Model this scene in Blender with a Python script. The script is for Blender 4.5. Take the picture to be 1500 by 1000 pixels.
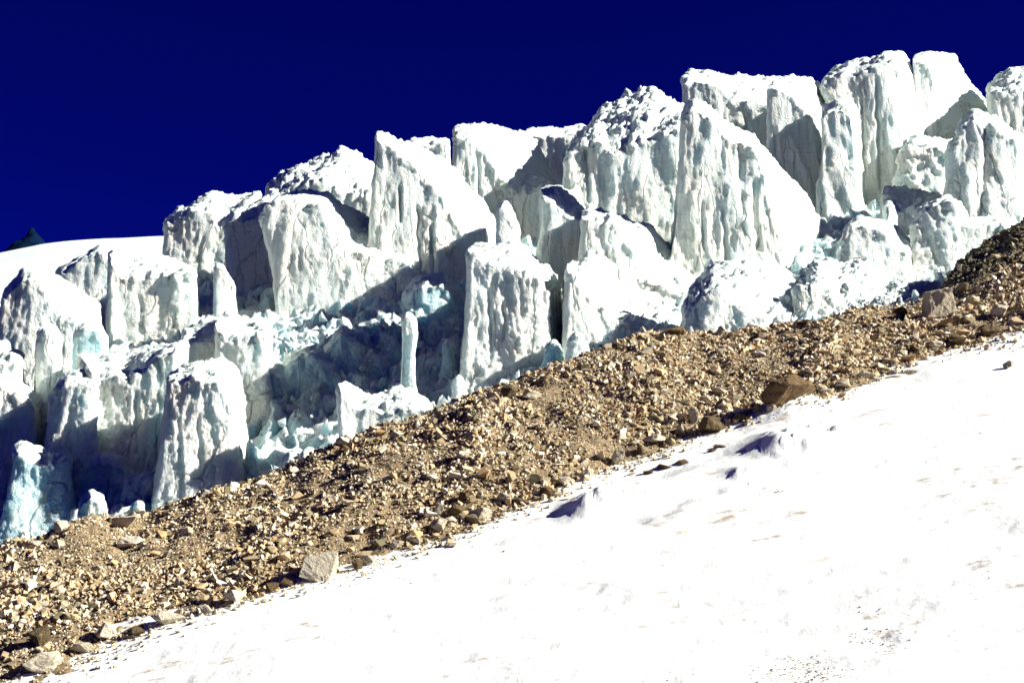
import bpy, math, random
import numpy as np
from mathutils import Vector

# ------------------------------------------------------------------ camera, world, sun
for o in list(bpy.data.objects):
    bpy.data.objects.remove(o)
scene = bpy.context.scene
COL = scene.collection
R = math.radians
PITCH = R(8.0)
KP = math.tan(R(20.0)) / 750.0           # tangent per photo pixel (1500 px wide picture)

cam_data = bpy.data.cameras.new('camera')
cam_data.sensor_width = 36.0
cam_data.lens = 18.0 / math.tan(R(20.0))
cam_data.clip_start = 0.1
cam_data.clip_end = 20000.0
cam = bpy.data.objects.new('camera', cam_data)
cam.location = (0, 0, 0)
cam.rotation_euler = (math.pi / 2 + PITCH, 0, 0)
COL.objects.link(cam)
scene.camera = cam

SUN_DIR = Vector((0.855, -0.115, 0.485)).normalized()     # towards the sun: far right, raking the ice front
SUN_EL = math.asin(SUN_DIR.z)
SUN_AZ = math.atan2(SUN_DIR.x, SUN_DIR.y)              # clockwise from +Y

world = bpy.data.worlds.new('World')
scene.world = world
world.use_nodes = True
wn = world.node_tree
for n in list(wn.nodes):
    wn.nodes.remove(n)
w_out = wn.nodes.new('ShaderNodeOutputWorld')
w_bg = wn.nodes.new('ShaderNodeBackground')
w_sky = wn.nodes.new('ShaderNodeTexSky')
w_sky.sky_type = 'NISHITA'
w_sky.sun_disc = False
w_sky.sun_elevation = SUN_EL
w_sky.sun_rotation = SUN_AZ
w_sky.altitude = 6000
w_sky.air_density = 1.0
w_sky.dust_density = 0.0
w_sky.ozone_density = 6.0
w_tint = wn.nodes.new('ShaderNodeMix')
w_tint.data_type = 'RGBA'
w_tint.blend_type = 'MULTIPLY'
w_tint.inputs[0].default_value = 1.0
w_tint.inputs[7].default_value = (0.003, 0.007, 0.175, 1)   # deep polarised high-altitude blue
w_bg.inputs[1].default_value = 0.1
wn.links.new(w_sky.outputs[0], w_tint.inputs[6])
wn.links.new(w_tint.outputs[2], w_bg.inputs[0])
wn.links.new(w_bg.outputs[0], w_out.inputs[0])

sun_data = bpy.data.lights.new('sun', 'SUN')
sun_data.energy = 5.0
sun_data.angle = R(0.5)
sun_data.color = (1.0, 0.985, 0.91)
sun = bpy.data.objects.new('sun', sun_data)
sun.rotation_euler = SUN_DIR.to_track_quat('Z', 'Y').to_euler()
COL.objects.link(sun)

vs = scene.view_settings
vs.view_transform = 'Standard'
vs.look = 'None'
vs.exposure = 1.38
vs.gamma = 1.0
vs.use_curve_mapping = False

# ------------------------------------------------------------------ noise
_rs = np.random.RandomState(7)
_PERM = _rs.permutation(256)
_PERM = np.concatenate([_PERM, _PERM, _PERM])
_GR = _rs.normal(size=(256, 3))
_GR /= np.linalg.norm(_GR, axis=1)[:, None]

def pnoise(p):
    p = np.asarray(p, dtype=np.float64)
    i = np.floor(p).astype(np.int64)
    f = p - i
    u = f * f * f * (f * (f * 6 - 15) + 10)
    i = i & 255
    out = 0
    for dx in (0, 1):
        wx = u[:, 0] if dx else 1 - u[:, 0]
        for dy in (0, 1):
            wy = u[:, 1] if dy else 1 - u[:, 1]
            for dz in (0, 1):
                wz = u[:, 2] if dz else 1 - u[:, 2]
                h = _PERM[_PERM[_PERM[(i[:, 0] + dx) & 255] + ((i[:, 1] + dy) & 255)] + ((i[:, 2] + dz) & 255)]
                g = _GR[h]
                d = g[:, 0] * (f[:, 0] - dx) + g[:, 1] * (f[:, 1] - dy) + g[:, 2] * (f[:, 2] - dz)
                out = out + wx * wy * wz * d
    return out * 1.6

def fbm(p, oct=4, gain=0.5):
    a, s, t = 1.0, 0, 1.0
    for k in range(oct):
        s = s + a * pnoise(p * t + 17.3 * k)
        a *= gain
        t *= 2.03
    return s

def ridged(p, oct=2):
    a, s, t = 1.0, 0, 1.0
    for k in range(oct):
        s = s + a * (1 - 2 * np.abs(pnoise(p * t + 9.1 * k)))
        a *= 0.5
        t *= 2.1
    return s

def blocks(xy, seed=0):
    """jumbled tilted blocks: random height + tilt per 2D Voronoi cell, and distance to the cell border"""
    i = np.floor(xy).astype(np.int64)
    best = np.full(len(xy), 1e9)
    second = np.full(len(xy), 1e9)
    val = np.zeros(len(xy))
    for dx in (-1, 0, 1):
        for dy in (-1, 0, 1):
            c = i + (dx, dy)
            h = _PERM[_PERM[(c[:, 0] + seed) & 255] + (c[:, 1] & 255)]
            r1 = _PERM[h] / 255.0
            r2 = _PERM[h + 1] / 255.0
            r3 = _PERM[h + 2] / 255.0
            r4 = _PERM[h + 3] / 255.0
            ox = xy[:, 0] - (c[:, 0] + 0.1 + 0.8 * r1)
            oy = xy[:, 1] - (c[:, 1] + 0.1 + 0.8 * r2)
            d = np.hypot(ox, oy)
            v = (r3 - 0.5) * 1.4 + (r4 - 0.5) * 2.2 * ox + (r1 - 0.5) * 2.2 * oy
            closer = d < best
            second = np.where(closer, best, np.minimum(second, d))
            val = np.where(closer, v, val)
            best = np.where(closer, d, best)
    edge = np.clip((second - best) * 3.0, 0, 1)
    return val, edge

# ------------------------------------------------------------------ camera mapping (pixel + real distance -> point)
CP, SP = math.cos(PITCH), math.sin(PITCH)

def uv_of(px, py):
    xc = (np.asarray(px, float) - 750.0) * KP
    zc = (500.0 - np.asarray(py, float)) * KP
    yy = CP - SP * zc
    return xc / yy, (SP + CP * zc) / yy

def P(px, py, D):
    u, v = uv_of(px, py)
    return np.stack([u * D, np.ones_like(u) * D, v * D], axis=-1)

def px_of(u, v):
    f = CP + SP * v
    return 750.0 + u / f / KP, 500.0 - (-SP + CP * v) / f / KP

# ------------------------------------------------------------------ objects
def tag(o, label=None, category=None, group=None, kind=None):
    if label: o['label'] = label
    if category: o['category'] = category
    if group: o['group'] = group
    if kind: o['kind'] = kind
    return o

def mesh_from(name, V, F, mats, smooth=True):
    """V (n,3); F (m,4) or (m,3) int array, or a list of the two"""
    me = bpy.data.meshes.new(name)
    fs = F if isinstance(F, list) else [F]
    fs = [np.asarray(f, dtype=np.int32) for f in fs if len(f)]
    me.vertices.add(len(V))
    me.vertices.foreach_set('co', np.asarray(V, dtype=np.float32).ravel())
    nl = sum(f.size for f in fs)
    nf = sum(len(f) for f in fs)
    me.loops.add(nl)
    me.loops.foreach_set('vertex_index', np.concatenate([f.ravel() for f in fs]))
    me.polygons.add(nf)
    tot = np.concatenate([np.full(len(f), f.shape[1], dtype=np.int32) for f in fs])
    st = np.concatenate([[0], np.cumsum(tot)[:-1]]).astype(np.int32)
    me.polygons.foreach_set('loop_start', st)
    me.polygons.foreach_set('use_smooth', np.full(nf, smooth, dtype=bool))
    me.update(calc_edges=True)
    me.validate()
    for m in (mats if isinstance(mats, (list, tuple)) else [mats]):
        me.materials.append(m)
    return me

def add_obj(name, data, parent=None, loc=None):
    o = bpy.data.objects.new(name, data)
    COL.objects.link(o)
    if loc is not None:
        o.location = loc
    if parent:
        o.parent = parent
    return o

def vnormals(V, F):
    a, b, c, d = V[F[:, 0]], V[F[:, 1]], V[F[:, 2]], V[F[:, 3]]
    fn = np.cross(c - a, d - b)
    N = np.zeros_like(V)
    for k in range(4):
        np.add.at(N, F[:, k], fn)
    N /= np.maximum(np.linalg.norm(N, axis=1), 1e-12)[:, None]
    fn /= np.maximum(np.linalg.norm(fn, axis=1), 1e-12)[:, None]
    return N, fn

# ------------------------------------------------------------------ materials
def new_mat(name):
    m = bpy.data.materials.new(name)
    m.use_nodes = True
    nt = m.node_tree
    bs = nt.nodes['Principled BSDF']
    return m, nt, bs

def nd(nt, t, **kw):
    n = nt.nodes.new(t)
    for k, v in kw.items():
        setattr(n, k, v)
    return n

def mixc(nt, fac, a, b, mode='MIX'):
    n = nd(nt, 'ShaderNodeMix', data_type='RGBA', blend_type=mode)
    for sock, val in ((n.inputs[0], fac), (n.inputs[6], a), (n.inputs[7], b)):
        if isinstance(val, (int, float)):
            sock.default_value = val
        elif isinstance(val, tuple):
            sock.default_value = (*val, 1) if len(val) == 3 else val
        else:
            nt.links.new(val, sock)
    return n.outputs[2]

def ramp(nt, src, lo, hi, a=0.0, b=1.0):
    n = nd(nt, 'ShaderNodeMapRange')
    n.clamp = True
    n.inputs[1].default_value = lo
    n.inputs[2].default_value = hi
    n.inputs[3].default_value = a
    n.inputs[4].default_value = b
    nt.links.new(src, n.inputs[0])
    return n.outputs[0]

def noise_tex(nt, scale, detail=4, rough=0.55, stretch=None):
    tc = nd(nt, 'ShaderNodeTexCoord')
    n = nd(nt, 'ShaderNodeTexNoise')
    n.inputs['Scale'].default_value = scale
    n.inputs['Detail'].default_value = detail
    n.inputs['Roughness'].default_value = rough
    if stretch:
        mp = nd(nt, 'ShaderNodeMapping')
        mp.inputs['Scale'].default_value = stretch
        nt.links.new(tc.outputs['Object'], mp.inputs[0])
        nt.links.new(mp.outputs[0], n.inputs['Vector'])
    else:
        nt.links.new(tc.outputs['Object'], n.inputs['Vector'])
    return n.outputs[0]

def math_node(nt, op, a, b):
    n = nd(nt, 'ShaderNodeMath', operation=op)
    for s, v in ((n.inputs[0], a), (n.inputs[1], b)):
        if isinstance(v, (int, float)): s.default_value = v
        else: nt.links.new(v, s)
    return n.outputs[0]

def bump(nt, bs, height, strength, dist):
    b = nd(nt, 'ShaderNodeBump')
    b.inputs['Strength'].default_value = strength
    b.inputs['Distance'].default_value = dist
    nt.links.new(height, b.inputs['Height'])
    nt.links.new(b.outputs[0], bs.inputs['Normal'])

def make_ice(name, clean, dirty, snow_on=True):
    m, nt, bs = new_mat(name)
    streak = noise_tex(nt, 1.0, 5, 0.6, (3.6, 3.6, 0.22))       # melt streaks running down the walls
    strata = noise_tex(nt, 1.0, 3, 0.6, (0.5, 0.5, 7.0))        # thin horizontal firn layers
    patch = noise_tex(nt, 0.45, 4)
    fine = noise_tex(nt, 9.0, 4, 0.7)
    c = mixc(nt, ramp(nt, patch, 0.38, 0.66), clean, dirty)
    c = mixc(nt, ramp(nt, streak, 0.52, 0.70, 0, 0.70), c, (0.46, 0.46, 0.37))
    c = mixc(nt, ramp(nt, strata, 0.57, 0.72, 0, 0.40), c, (0.46, 0.44, 0.37))
    tcv = nd(nt, 'ShaderNodeTexCoord')
    wob = nd(nt, 'ShaderNodeTexNoise')
    wob.inputs['Scale'].default_value = 0.7
    wob.inputs['Detail'].default_value = 4
    nt.links.new(tcv.outputs['Object'], wob.inputs['Vector'])
    wv = nd(nt, 'ShaderNodeVectorMath', operation='MULTIPLY_ADD')
    wv.inputs[1].default_value = (0.9, 0.9, 0.9)
    nt.links.new(wob.outputs['Color'], wv.inputs[0])
    nt.links.new(tcv.outputs['Object'], wv.inputs[2])
    mpv = nd(nt, 'ShaderNodeMapping')
    mpv.inputs['Scale'].default_value = (0.75, 0.75, 0.07)
    nt.links.new(wv.outputs[0], mpv.inputs[0])
    vor = nd(nt, 'ShaderNodeTexVoronoi', feature='DISTANCE_TO_EDGE')
    vor.inputs['Scale'].default_value = 1.0
    nt.links.new(mpv.outputs[0], vor.inputs['Vector'])
    crack = math_node(nt, 'MULTIPLY', ramp(nt, vor.outputs['Distance'], 0.004, 0.030, 1.0, 0.0), ramp(nt, patch, 0.42, 0.56))
    c = mixc(nt, math_node(nt, 'MULTIPLY', crack, 0.5), c, (0.22, 0.24, 0.19))
    c = mixc(nt, ramp(nt, fine, 0.35, 0.70, 0, 0.30), c, (0.80, 0.82, 0.80))
    if snow_on:
        g = nd(nt, 'ShaderNodeNewGeometry')
        sx = nd(nt, 'ShaderNodeSeparateXYZ')
        nt.links.new(g.outputs['Normal'], sx.inputs[0])
        lum = math_node(nt, 'ADD', sx.outputs[2], math_node(nt, 'MULTIPLY', math_node(nt, 'SUBTRACT', fine, 0.5), 0.9))
        c = mixc(nt, ramp(nt, lum, 0.58, 0.80), c, (0.80, 0.88, 0.86))
    nt.links.new(c, bs.inputs['Base Color'])
    bs.inputs['Roughness'].default_value = 0.55
    bs.inputs['Subsurface Weight'].default_value = 0.4
    bs.inputs['Subsurface Radius'].default_value = (0.65, 0.95, 1.05)
    bs.inputs['Subsurface Scale'].default_value = 0.9
    bs.inputs['Specular IOR Level'].default_value = 0.25
    h = math_node(nt, 'ADD', math_node(nt, 'MULTIPLY', streak, 1.0), math_node(nt, 'MULTIPLY', fine, 0.9))
    h = math_node(nt, 'SUBTRACT', h, math_node(nt, 'MULTIPLY', crack, 1.0))
    bump(nt, bs, h, 0.8, 0.20)
    return m

M_ICE = make_ice('serac_ice', (0.69, 0.78, 0.75), (0.78, 0.775, 0.69))
M_BLUE = make_ice('blue_ice', (0.42, 0.70, 0.75), (0.54, 0.74, 0.75))
M_RUBBLE = make_ice('rubble_ice', (0.43, 0.70, 0.75), (0.56, 0.74, 0.76))

def make_snow(name, dirt, clean=False):
    m, nt, bs = new_mat(name)
    fine = noise_tex(nt, 7.0, 5, 0.7)
    c = mixc(nt, ramp(nt, fine, 0.3, 0.7), *(((0.86, 0.88, 0.84), (0.91, 0.91, 0.88)) if dirt else ((0.74, 0.87, 0.81), (0.84, 0.90, 0.85))))
    if dirt:
        d1 = noise_tex(nt, 1.0, 5, 0.65, (1.1, 2.2, 2.2))
        d2 = noise_tex(nt, 0.22, 2)
        d = math_node(nt, 'ADD', d1, math_node(nt, 'MULTIPLY', d2, 0.45))
        c = mixc(nt, ramp(nt, d, 0.84, 0.94, 0, 0.85), c, (0.42, 0.32, 0.24))
        d3 = noise_tex(nt, 1.0, 3, 0.6, (3.0, 5.5, 5.5))
        c = mixc(nt, ramp(nt, d3, 0.67, 0.74, 0, 0.6), c, (0.45, 0.36, 0.30))
    elif not clean:
        d1 = noise_tex(nt, 2.2, 5, 0.7)
        c = mixc(nt, ramp(nt, d1, 0.58, 0.68, 0, 0.55), c, (0.40, 0.37, 0.29))
    nt.links.new(c, bs.inputs['Base Color'])
    bs.inputs['Roughness'].default_value = 0.75
    bs.inputs['Specular IOR Level'].default_value = 0.15
    bump(nt, bs, fine, 0.35 if dirt else 0.7, 0.05 if dirt else 0.2)
    return m

M_SNOWCAP = make_snow('serac_snow', False)
M_SNOW = make_snow('foreground_snow', True)
M_FARSNOW = make_snow('far_snow', False, True)

def make_stone(name, cols, island, scale=6.0):
    m, nt, bs = new_mat(name)
    if island:
        rnd = nd(nt, 'ShaderNodeNewGeometry').outputs['Random Per Island']
    else:
        rnd = nd(nt, 'ShaderNodeObjectInfo').outputs['Random']
    cr = nd(nt, 'ShaderNodeValToRGB')
    cr.color_ramp.interpolation = 'LINEAR'
    e = cr.color_ramp.elements
    while len(e) < len(cols):
        e.new(0.5)
    for k, (pos, c) in enumerate(cols):
        e[k].position = pos
        e[k].color = (*c, 1)
    nt.links.new(rnd, cr.inputs[0])
    n1 = noise_tex(nt, scale, 6, 0.65)
    c = mixc(nt, ramp(nt, n1, 0.45, 0.72, 0.0, 0.40), cr.outputs[0], (0.12, 0.10, 0.06), 'MIX')
    n2 = noise_tex(nt, scale * 0.4, 4, 0.6)
    c = mixc(nt, ramp(nt, n2, 0.60, 0.68, 0, 0.5), c, (0.42, 0.25, 0.11))
    nt.links.new(c, bs.inputs['Base Color'])
    bs.inputs['Roughness'].default_value = 0.85
    bs.inputs['Specular IOR Level'].default_value = 0.2
    bump(nt, bs, n1, 0.5 if scale > 5 else 0.9, 0.04 if scale > 5 else 0.12)
    return m

STONE_COLS = [(0.0, (0.09, 0.08, 0.045)), (0.12, (0.27, 0.22, 0.13)), (0.28, (0.45, 0.34, 0.19)), (0.42, (0.48, 0.35, 0.235)),
              (0.52, (0.52, 0.34, 0.155)), (0.66, (0.45, 0.40, 0.30)), (0.82, (0.62, 0.51, 0.335)), (1.0, (0.80, 0.74, 0.61))]
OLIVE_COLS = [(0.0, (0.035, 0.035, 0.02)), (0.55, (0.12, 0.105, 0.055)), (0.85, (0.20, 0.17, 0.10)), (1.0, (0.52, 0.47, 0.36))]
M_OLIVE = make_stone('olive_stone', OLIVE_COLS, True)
M_GRAVEL = make_stone('gravel_stone', STONE_COLS, True)
M_STONE = make_stone('moraine_stone', STONE_COLS, False)
M_PALE = make_stone('pale_rock', [(0.0, (0.46, 0.40, 0.29)), (1.0, (0.62, 0.55, 0.43))], False, 3.0)
M_DARK = make_stone('dark_rock', [(0.0, (0.085, 0.062, 0.03)), (1.0, (0.15, 0.092, 0.042))], False, 3.0)
m, nt, bs = new_mat('moraine_soil')
n1 = noise_tex(nt, 9.0, 6, 0.7)
nt.links.new(mixc(nt, ramp(nt, n1, 0.35, 0.65), (0.12, 0.09, 0.05), (0.34, 0.24, 0.13)), bs.inputs['Base Color'])
bs.inputs['Roughness'].default_value = 0.95
bump(nt, bs, n1, 0.8, 0.06)
M_SOIL = m
m, nt, bs = new_mat('hazed_far_rock')
n1 = noise_tex(nt, 0.02, 5, 0.6)
nt.links.new(mixc(nt, ramp(nt, n1, 0.4, 0.6), (0.001, 0.006, 0.02), (0.003, 0.01, 0.028)), bs.inputs['Base Color'])  # blue of distance haze painted into the rock's base colour
bs.inputs['Roughness'].default_value = 0.9
bs.inputs['Specular IOR Level'].default_value = 0.0
M_FAR = m

# ------------------------------------------------------------------ the ground: snow slope and moraine
SH, SA, SB = 8.0, 0.184, 0.302            # snow plane z = -SH + SA x + SB y
BORDER = np.array([(-400, 1130), (-150, 1050), (0, 995), (100, 965), (200, 930), (300, 892), (400, 860), (500, 836), (600, 800), (700, 766),
                   (800, 722), (900, 680), (1000, 642), (1100, 606), (1200, 590), (1300, 545), (1420, 502), (1500, 486), (1900, 380)], float)
CREST = np.array([(-400, 1000), (-150, 870), (0, 800), (60, 785), (100, 768), (170, 758), (240, 748), (290, 726), (340, 711), (400, 695), (450, 676), (500, 653),
                  (560, 622), (640, 597), (740, 562), (850, 520), (980, 482), (1050, 486), (1120, 480), (1200, 466), (1290, 452), (1340, 446),
                  (1380, 420), (1405, 388), (1440, 356), (1500, 318), (1600, 280), (1900, 230)], float)
_u, _v = uv_of(BORDER[:, 0], BORDER[:, 1])
B_U = _u
B_Y = SH / (SA * _u + SB - _v)
B_Y = np.clip(B_Y, 14, 44)
_u2, _v2 = uv_of(CREST[:, 0], CREST[:, 1])
C_U, C_V = _u2, _v2
C_DY = np.interp(CREST[:, 0], [-400, 0, 900, 1300, 1345, 1420, 1500, 1900], [6.5, 7.0, 7.0, 6.0, 6.0, 11.0, 13.0, 14.0])

def z_plane(u, y):
    return -SH + (SA * u + SB) * y

SNOW_BUMPS = []
def snow_bump(px, py, h, wl, wr, wy):
    u, v = uv_of(px, py)
    y = SH / (SA * u + SB - v)
    SNOW_BUMPS.append((float(u * y), float(y), h, wl, wr, wy))

snow_bump(858, 742, 0.28, 0.40, 1.4, 0.6)
snow_bump(1142, 655, 0.28, 0.50, 1.8, 0.9)
snow_bump(1085, 695, 0.14, 0.35, 1.1, 0.45)
snow_bump(985, 735, -0.14, 0.9, 0.35, 0.28)
snow_bump(930, 762, -0.14, 0.7, 0.45, 0.22)
snow_bump(1045, 720, -0.10, 0.5, 0.22, 0.2)
snow_bump(1035, 668, -0.14, 1.2, 0.6, 0.25)
snow_bump(960, 692, -0.14, 1.0, 0.6, 0.25)
snow_bump(1175, 975, -0.03, 0.35, 0.35, 0.3)
snow_bump(1155, 600, 0.35, 0.8, 0.8, 0.7)

def z_snow(u, y):
    u = np.asarray(u, float); y = np.asarray(y, float)
    x = u * y
    z = z_plane(u, y)
    z = z - 1.1 * np.maximum(0, y - np.interp(u, B_U, B_Y) - 0.9)      # the snow sheet ends under the stones
    p = np.stack([x, y, np.zeros_like(x)], 1)
    z = z + 0.07 * fbm(p * (0.22, 0.30, 1), 3)
    s = fbm(p * (0.9, 2.0, 1) + 31, 4, 0.55)
    z = z + 0.016 * s + 0.03 * np.clip(ridged(p * (0.5, 1.7, 1) + 63, 3) - 0.75, 0, 1)
    pits = np.clip(fbm(p * (1.1, 2.6, 1) + 77, 4, 0.6) - 0.42, 0, 1)
    z = z - 0.05 * pits
    jag = fbm(p * (2.0, 2.6, 1) + 12, 4, 0.6)
    for bx, by, h, wl, wr, wy in SNOW_BUMPS:
        dx, dy = x - bx, y - by
        w = np.where(dx < 0, wl, wr)
        z = z + h * np.exp(-(np.abs(dx) / w) ** 1.7 - (dy / wy) ** 2) * (1 + 0.5 * jag)
    return z

def z_moraine(u, y):
    u = np.asarray(u, float); y = np.asarray(y, float)
    yb = np.interp(u, B_U, B_Y)
    zb = z_plane(u, yb)
    dy = np.interp(u, C_U, C_DY)
    yc = yb + dy
    zc = np.interp(u, C_U, C_V) * yc
    t = (y - yb) / dy
    tt = np.clip(t, 0, 1)
    prof = tt + 0.30 * tt * (1 - tt)                    # a little convex
    z = zb + (zc - zb) * prof
    z = np.where(t < 0, zb + (zc - zb) / dy * (y - yb) * 1.2, z)
    back = np.maximum(y - yc, 0)
    z = z - 0.80 * np.maximum(back - 0.25, 0) - 0.25 * np.minimum(back, 0.25)
    x = u * y
    p = np.stack([x, y, np.zeros_like(x)], 1)
    z = z + 0.16 * fbm(p * 0.55 + 5, 3) + 0.08 * fbm(p * 1.9 + 55, 3)
    return z

def grid_faces(nr, nc):
    i = np.arange(nr * nc).reshape(nr, nc)
    return np.stack([i[:-1, :-1], i[:-1, 1:], i[1:, 1:], i[1:, :-1]], -1).reshape(-1, 4)

us = np.linspace(-0.62, 0.66, 560)
ys = np.exp(np.linspace(math.log(3.0), math.log(44.0), 520))
Y, U = np.meshgrid(ys, us, indexing='ij')
U, Y = U.ravel(), Y.ravel()
V = np.stack([U * Y, Y, z_snow(U, Y)], 1)
tag(add_obj('snow_slope', mesh_from('snow_slope', V, grid_faces(520, 560), M_SNOW)), kind='structure')

us = np.linspace(-0.60, 0.62, 620)
tt = np.concatenate([np.linspace(-0.5, 1.0, 150), np.linspace(1.0, 3.2, 70)[1:]])
T, U = np.meshgrid(tt, us, indexing='ij')
T, U = T.ravel(), U.ravel()
Y = np.interp(U, B_U, B_Y) + T * np.interp(U, C_U, C_DY)
V = np.stack([U * Y, Y, z_moraine(U, Y)], 1)
moraine = tag(add_obj('moraine', mesh_from('moraine', V, grid_faces(len(tt), 620), M_SOIL)), kind='structure')

def ground_hit(px, py):
    """where the sight line through a photo pixel meets snow or moraine"""
    u, v = uv_of(px, py)
    y = np.linspace(8, 62, 1600)
    uu = np.full_like(y, float(u))
    z = np.maximum(z_snow(uu, y), z_moraine(uu, y))
    above = z >= float(v) * y
    k = int(np.argmax(above)) if above.any() else int(np.argmax(z / y))
    return Vector((float(u) * y[k], y[k], z[k]))

# ------------------------------------------------------------------ glacier base and far snow
GD = np.array([36, 42, 48, 55, 62, 70, 80, 95, 125, 220.0])
GX = np.array([-450, 0, 250, 500, 750, 1000, 1250, 1500, 1950.0])
GT = np.array([
    [1010, 850, 800, 730, 650, 580, 520, 490, 440],
    [950, 775, 728, 675, 605, 540, 480, 450, 400],
    [800, 690, 668, 612, 550, 500, 440, 410, 350],
    [680, 565, 540, 505, 488, 455, 405, 375, 320],
    [620, 520, 490, 462, 440, 408, 375, 345, 290],
    [570, 485, 465, 420, 390, 372, 330, 310, 260],
    [520, 455, 420, 385, 335, 325, 290, 280, 230],
    [500, 440, 395, 335, 295, 272, 242, 232, 190],
    [530, 470, 430, 370, 330, 310, 280, 270, 230],
    [600, 560, 520, 470, 430, 410, 390, 380, 340]], float)

def g_py(px, D):
    px = np.asarray(px, float); D = np.asarray(D, float)
    cols = np.stack([np.interp(px, GX, r) for r in GT], 0)
    k = np.clip(np.searchsorted(GD, D) - 1, 0, len(GD) - 2)
    f = np.clip((D - GD[k]) / (GD[k + 1] - GD[k]), 0, 1)
    j = np.arange(len(px))
    return cols[k, j] * (1 - f) + cols[k + 1, j] * f

nx, ny = 640, 330
pxs = np.linspace(-420, 1920, nx)
Ds = np.concatenate([np.exp(np.linspace(math.log(37.0), math.log(100.0), 300)), np.linspace(102, 215, ny - 300)])
DD, PX = np.meshgrid(Ds, pxs, indexing='ij')
DD, PX = DD.ravel(), PX.ravel()
V = P(PX, g_py(PX, DD), DD)
q = KP * DD
p2 = V[:, :2] / 1.0
bv, be = blocks(np.stack([V[:, 0] / 1.15, V[:, 1] / 1.5], 1) + 0.35 * fbm(V * 0.8, 2)[:, None])
bv2, be2 = blocks(np.stack([V[:, 0] / 0.42, V[:, 1] / 0.55], 1) + 0.3 * fbm(V * 2.0 + 4, 2)[:, None], 40)
V[:, 2] += 0.75 * bv * be + 0.38 * bv2 * be2 + 0.5 * fbm(V * 0.25, 3) + 0.10 * fbm(V * 3.0, 2)
V[:, 0] += 0.25 * fbm(V * 1.3 + 9, 2)
V[:, 1] += 0.35 * fbm(V * 1.1 + 21, 2)
zm_ = z_moraine(V[:, 0] / V[:, 1], V[:, 1])
yc_ = np.interp(V[:, 0] / V[:, 1], B_U, B_Y) + np.interp(V[:, 0] / V[:, 1], C_U, C_DY)
V[:, 2] = np.where(V[:, 1] < yc_ + 0.8, np.minimum(V[:, 2], zm_ - 0.9), V[:, 2])
tag(add_obj('glacier', mesh_from('glacier', V, grid_faces(ny, nx), M_RUBBLE)), kind='structure')

# far snowfield on the left skyline
fx = np.linspace(-500, 700, 160)
fd = np.concatenate([np.linspace(84, 122, 50), np.linspace(124, 220, 20)])
DD, PX = np.meshgrid(fd, fx, indexing='ij')
DD, PX = DD.ravel(), PX.ravel()
top = np.interp(PX, [-500, 0, 60, 140, 245, 400, 700], [430, 371, 360, 354, 349, 345, 345])
py = np.where(DD < 122, top + 75 * (1 - (DD - 84) / 38.0) ** 1.4, top + (DD - 122) * 1.2)
V = P(PX, py, DD)
V[:, 2] += 0.25 * fbm(V * 0.07, 3)
tag(add_obj('snowfield', mesh_from('snowfield', V, grid_faces(len(fd), 160), M_FARSNOW)), kind='structure')

# a far peak above the snowfield
n = 40
g = np.linspace(-1, 1, n)
GX2, GY2 = np.meshgrid(g, g)
r = np.hypot(GX2, GY2).ravel()
pts = np.stack([GX2.ravel(), GY2.ravel(), r], 1)
Q = KP * 2500
base = P(np.array([46.0]), np.array([380.0]), 2500)[0]
hz = np.clip(1 - r, -0.3, 1) ** 1 * 46 * Q * (1 + 0.25 * fbm(pts * 2.5, 3))
V = np.stack([base[0] + GX2.ravel() * 42 * Q, base[1] + GY2.ravel() * 60 * Q, base[2] + hz], 1)
tag(add_obj('mountain', mesh_from('mountain', V, grid_faces(n, n), M_FAR)), kind='structure')

# ------------------------------------------------------------------ seracs
def resample(pts, n):
    pts = np.asarray(pts, float)
    d = np.concatenate([[0], np.cumsum(np.hypot(*(np.diff(pts[:, :2], axis=0)).T) + 1e-6)])
    s = np.linspace(0, d[-1], n)
    out = np.stack([np.interp(s, d, pts[:, k]) for k in range(pts.shape[1])], 1)
    w = max(1, int(3.0 / max(d[-1] / n, 1e-6)))
    for _ in range(w):
        out[1:-1] = 0.25 * out[:-2] + 0.5 * out[1:-1] + 0.25 * out[2:]
    return out

def largest(F, msk, nv):
    """keep only the largest connected piece of the masked faces"""
    if msk.sum() < 2:
        return msk
    f = F[msk]
    lab = np.arange(nv)
    while True:
        mn = lab[f].min(axis=1)
        new = lab.copy()
        for c in range(4):
            np.minimum.at(new, f[:, c], mn)
        new = new[new]
        if (new == lab).all():
            break
        lab = new
    fl = lab[f[:, 0]]
    v, c = np.unique(fl, return_counts=True)
    out = np.zeros_like(msk)
    out[np.where(msk)[0][fl == v[c.argmax()]]] = True
    return out

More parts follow.
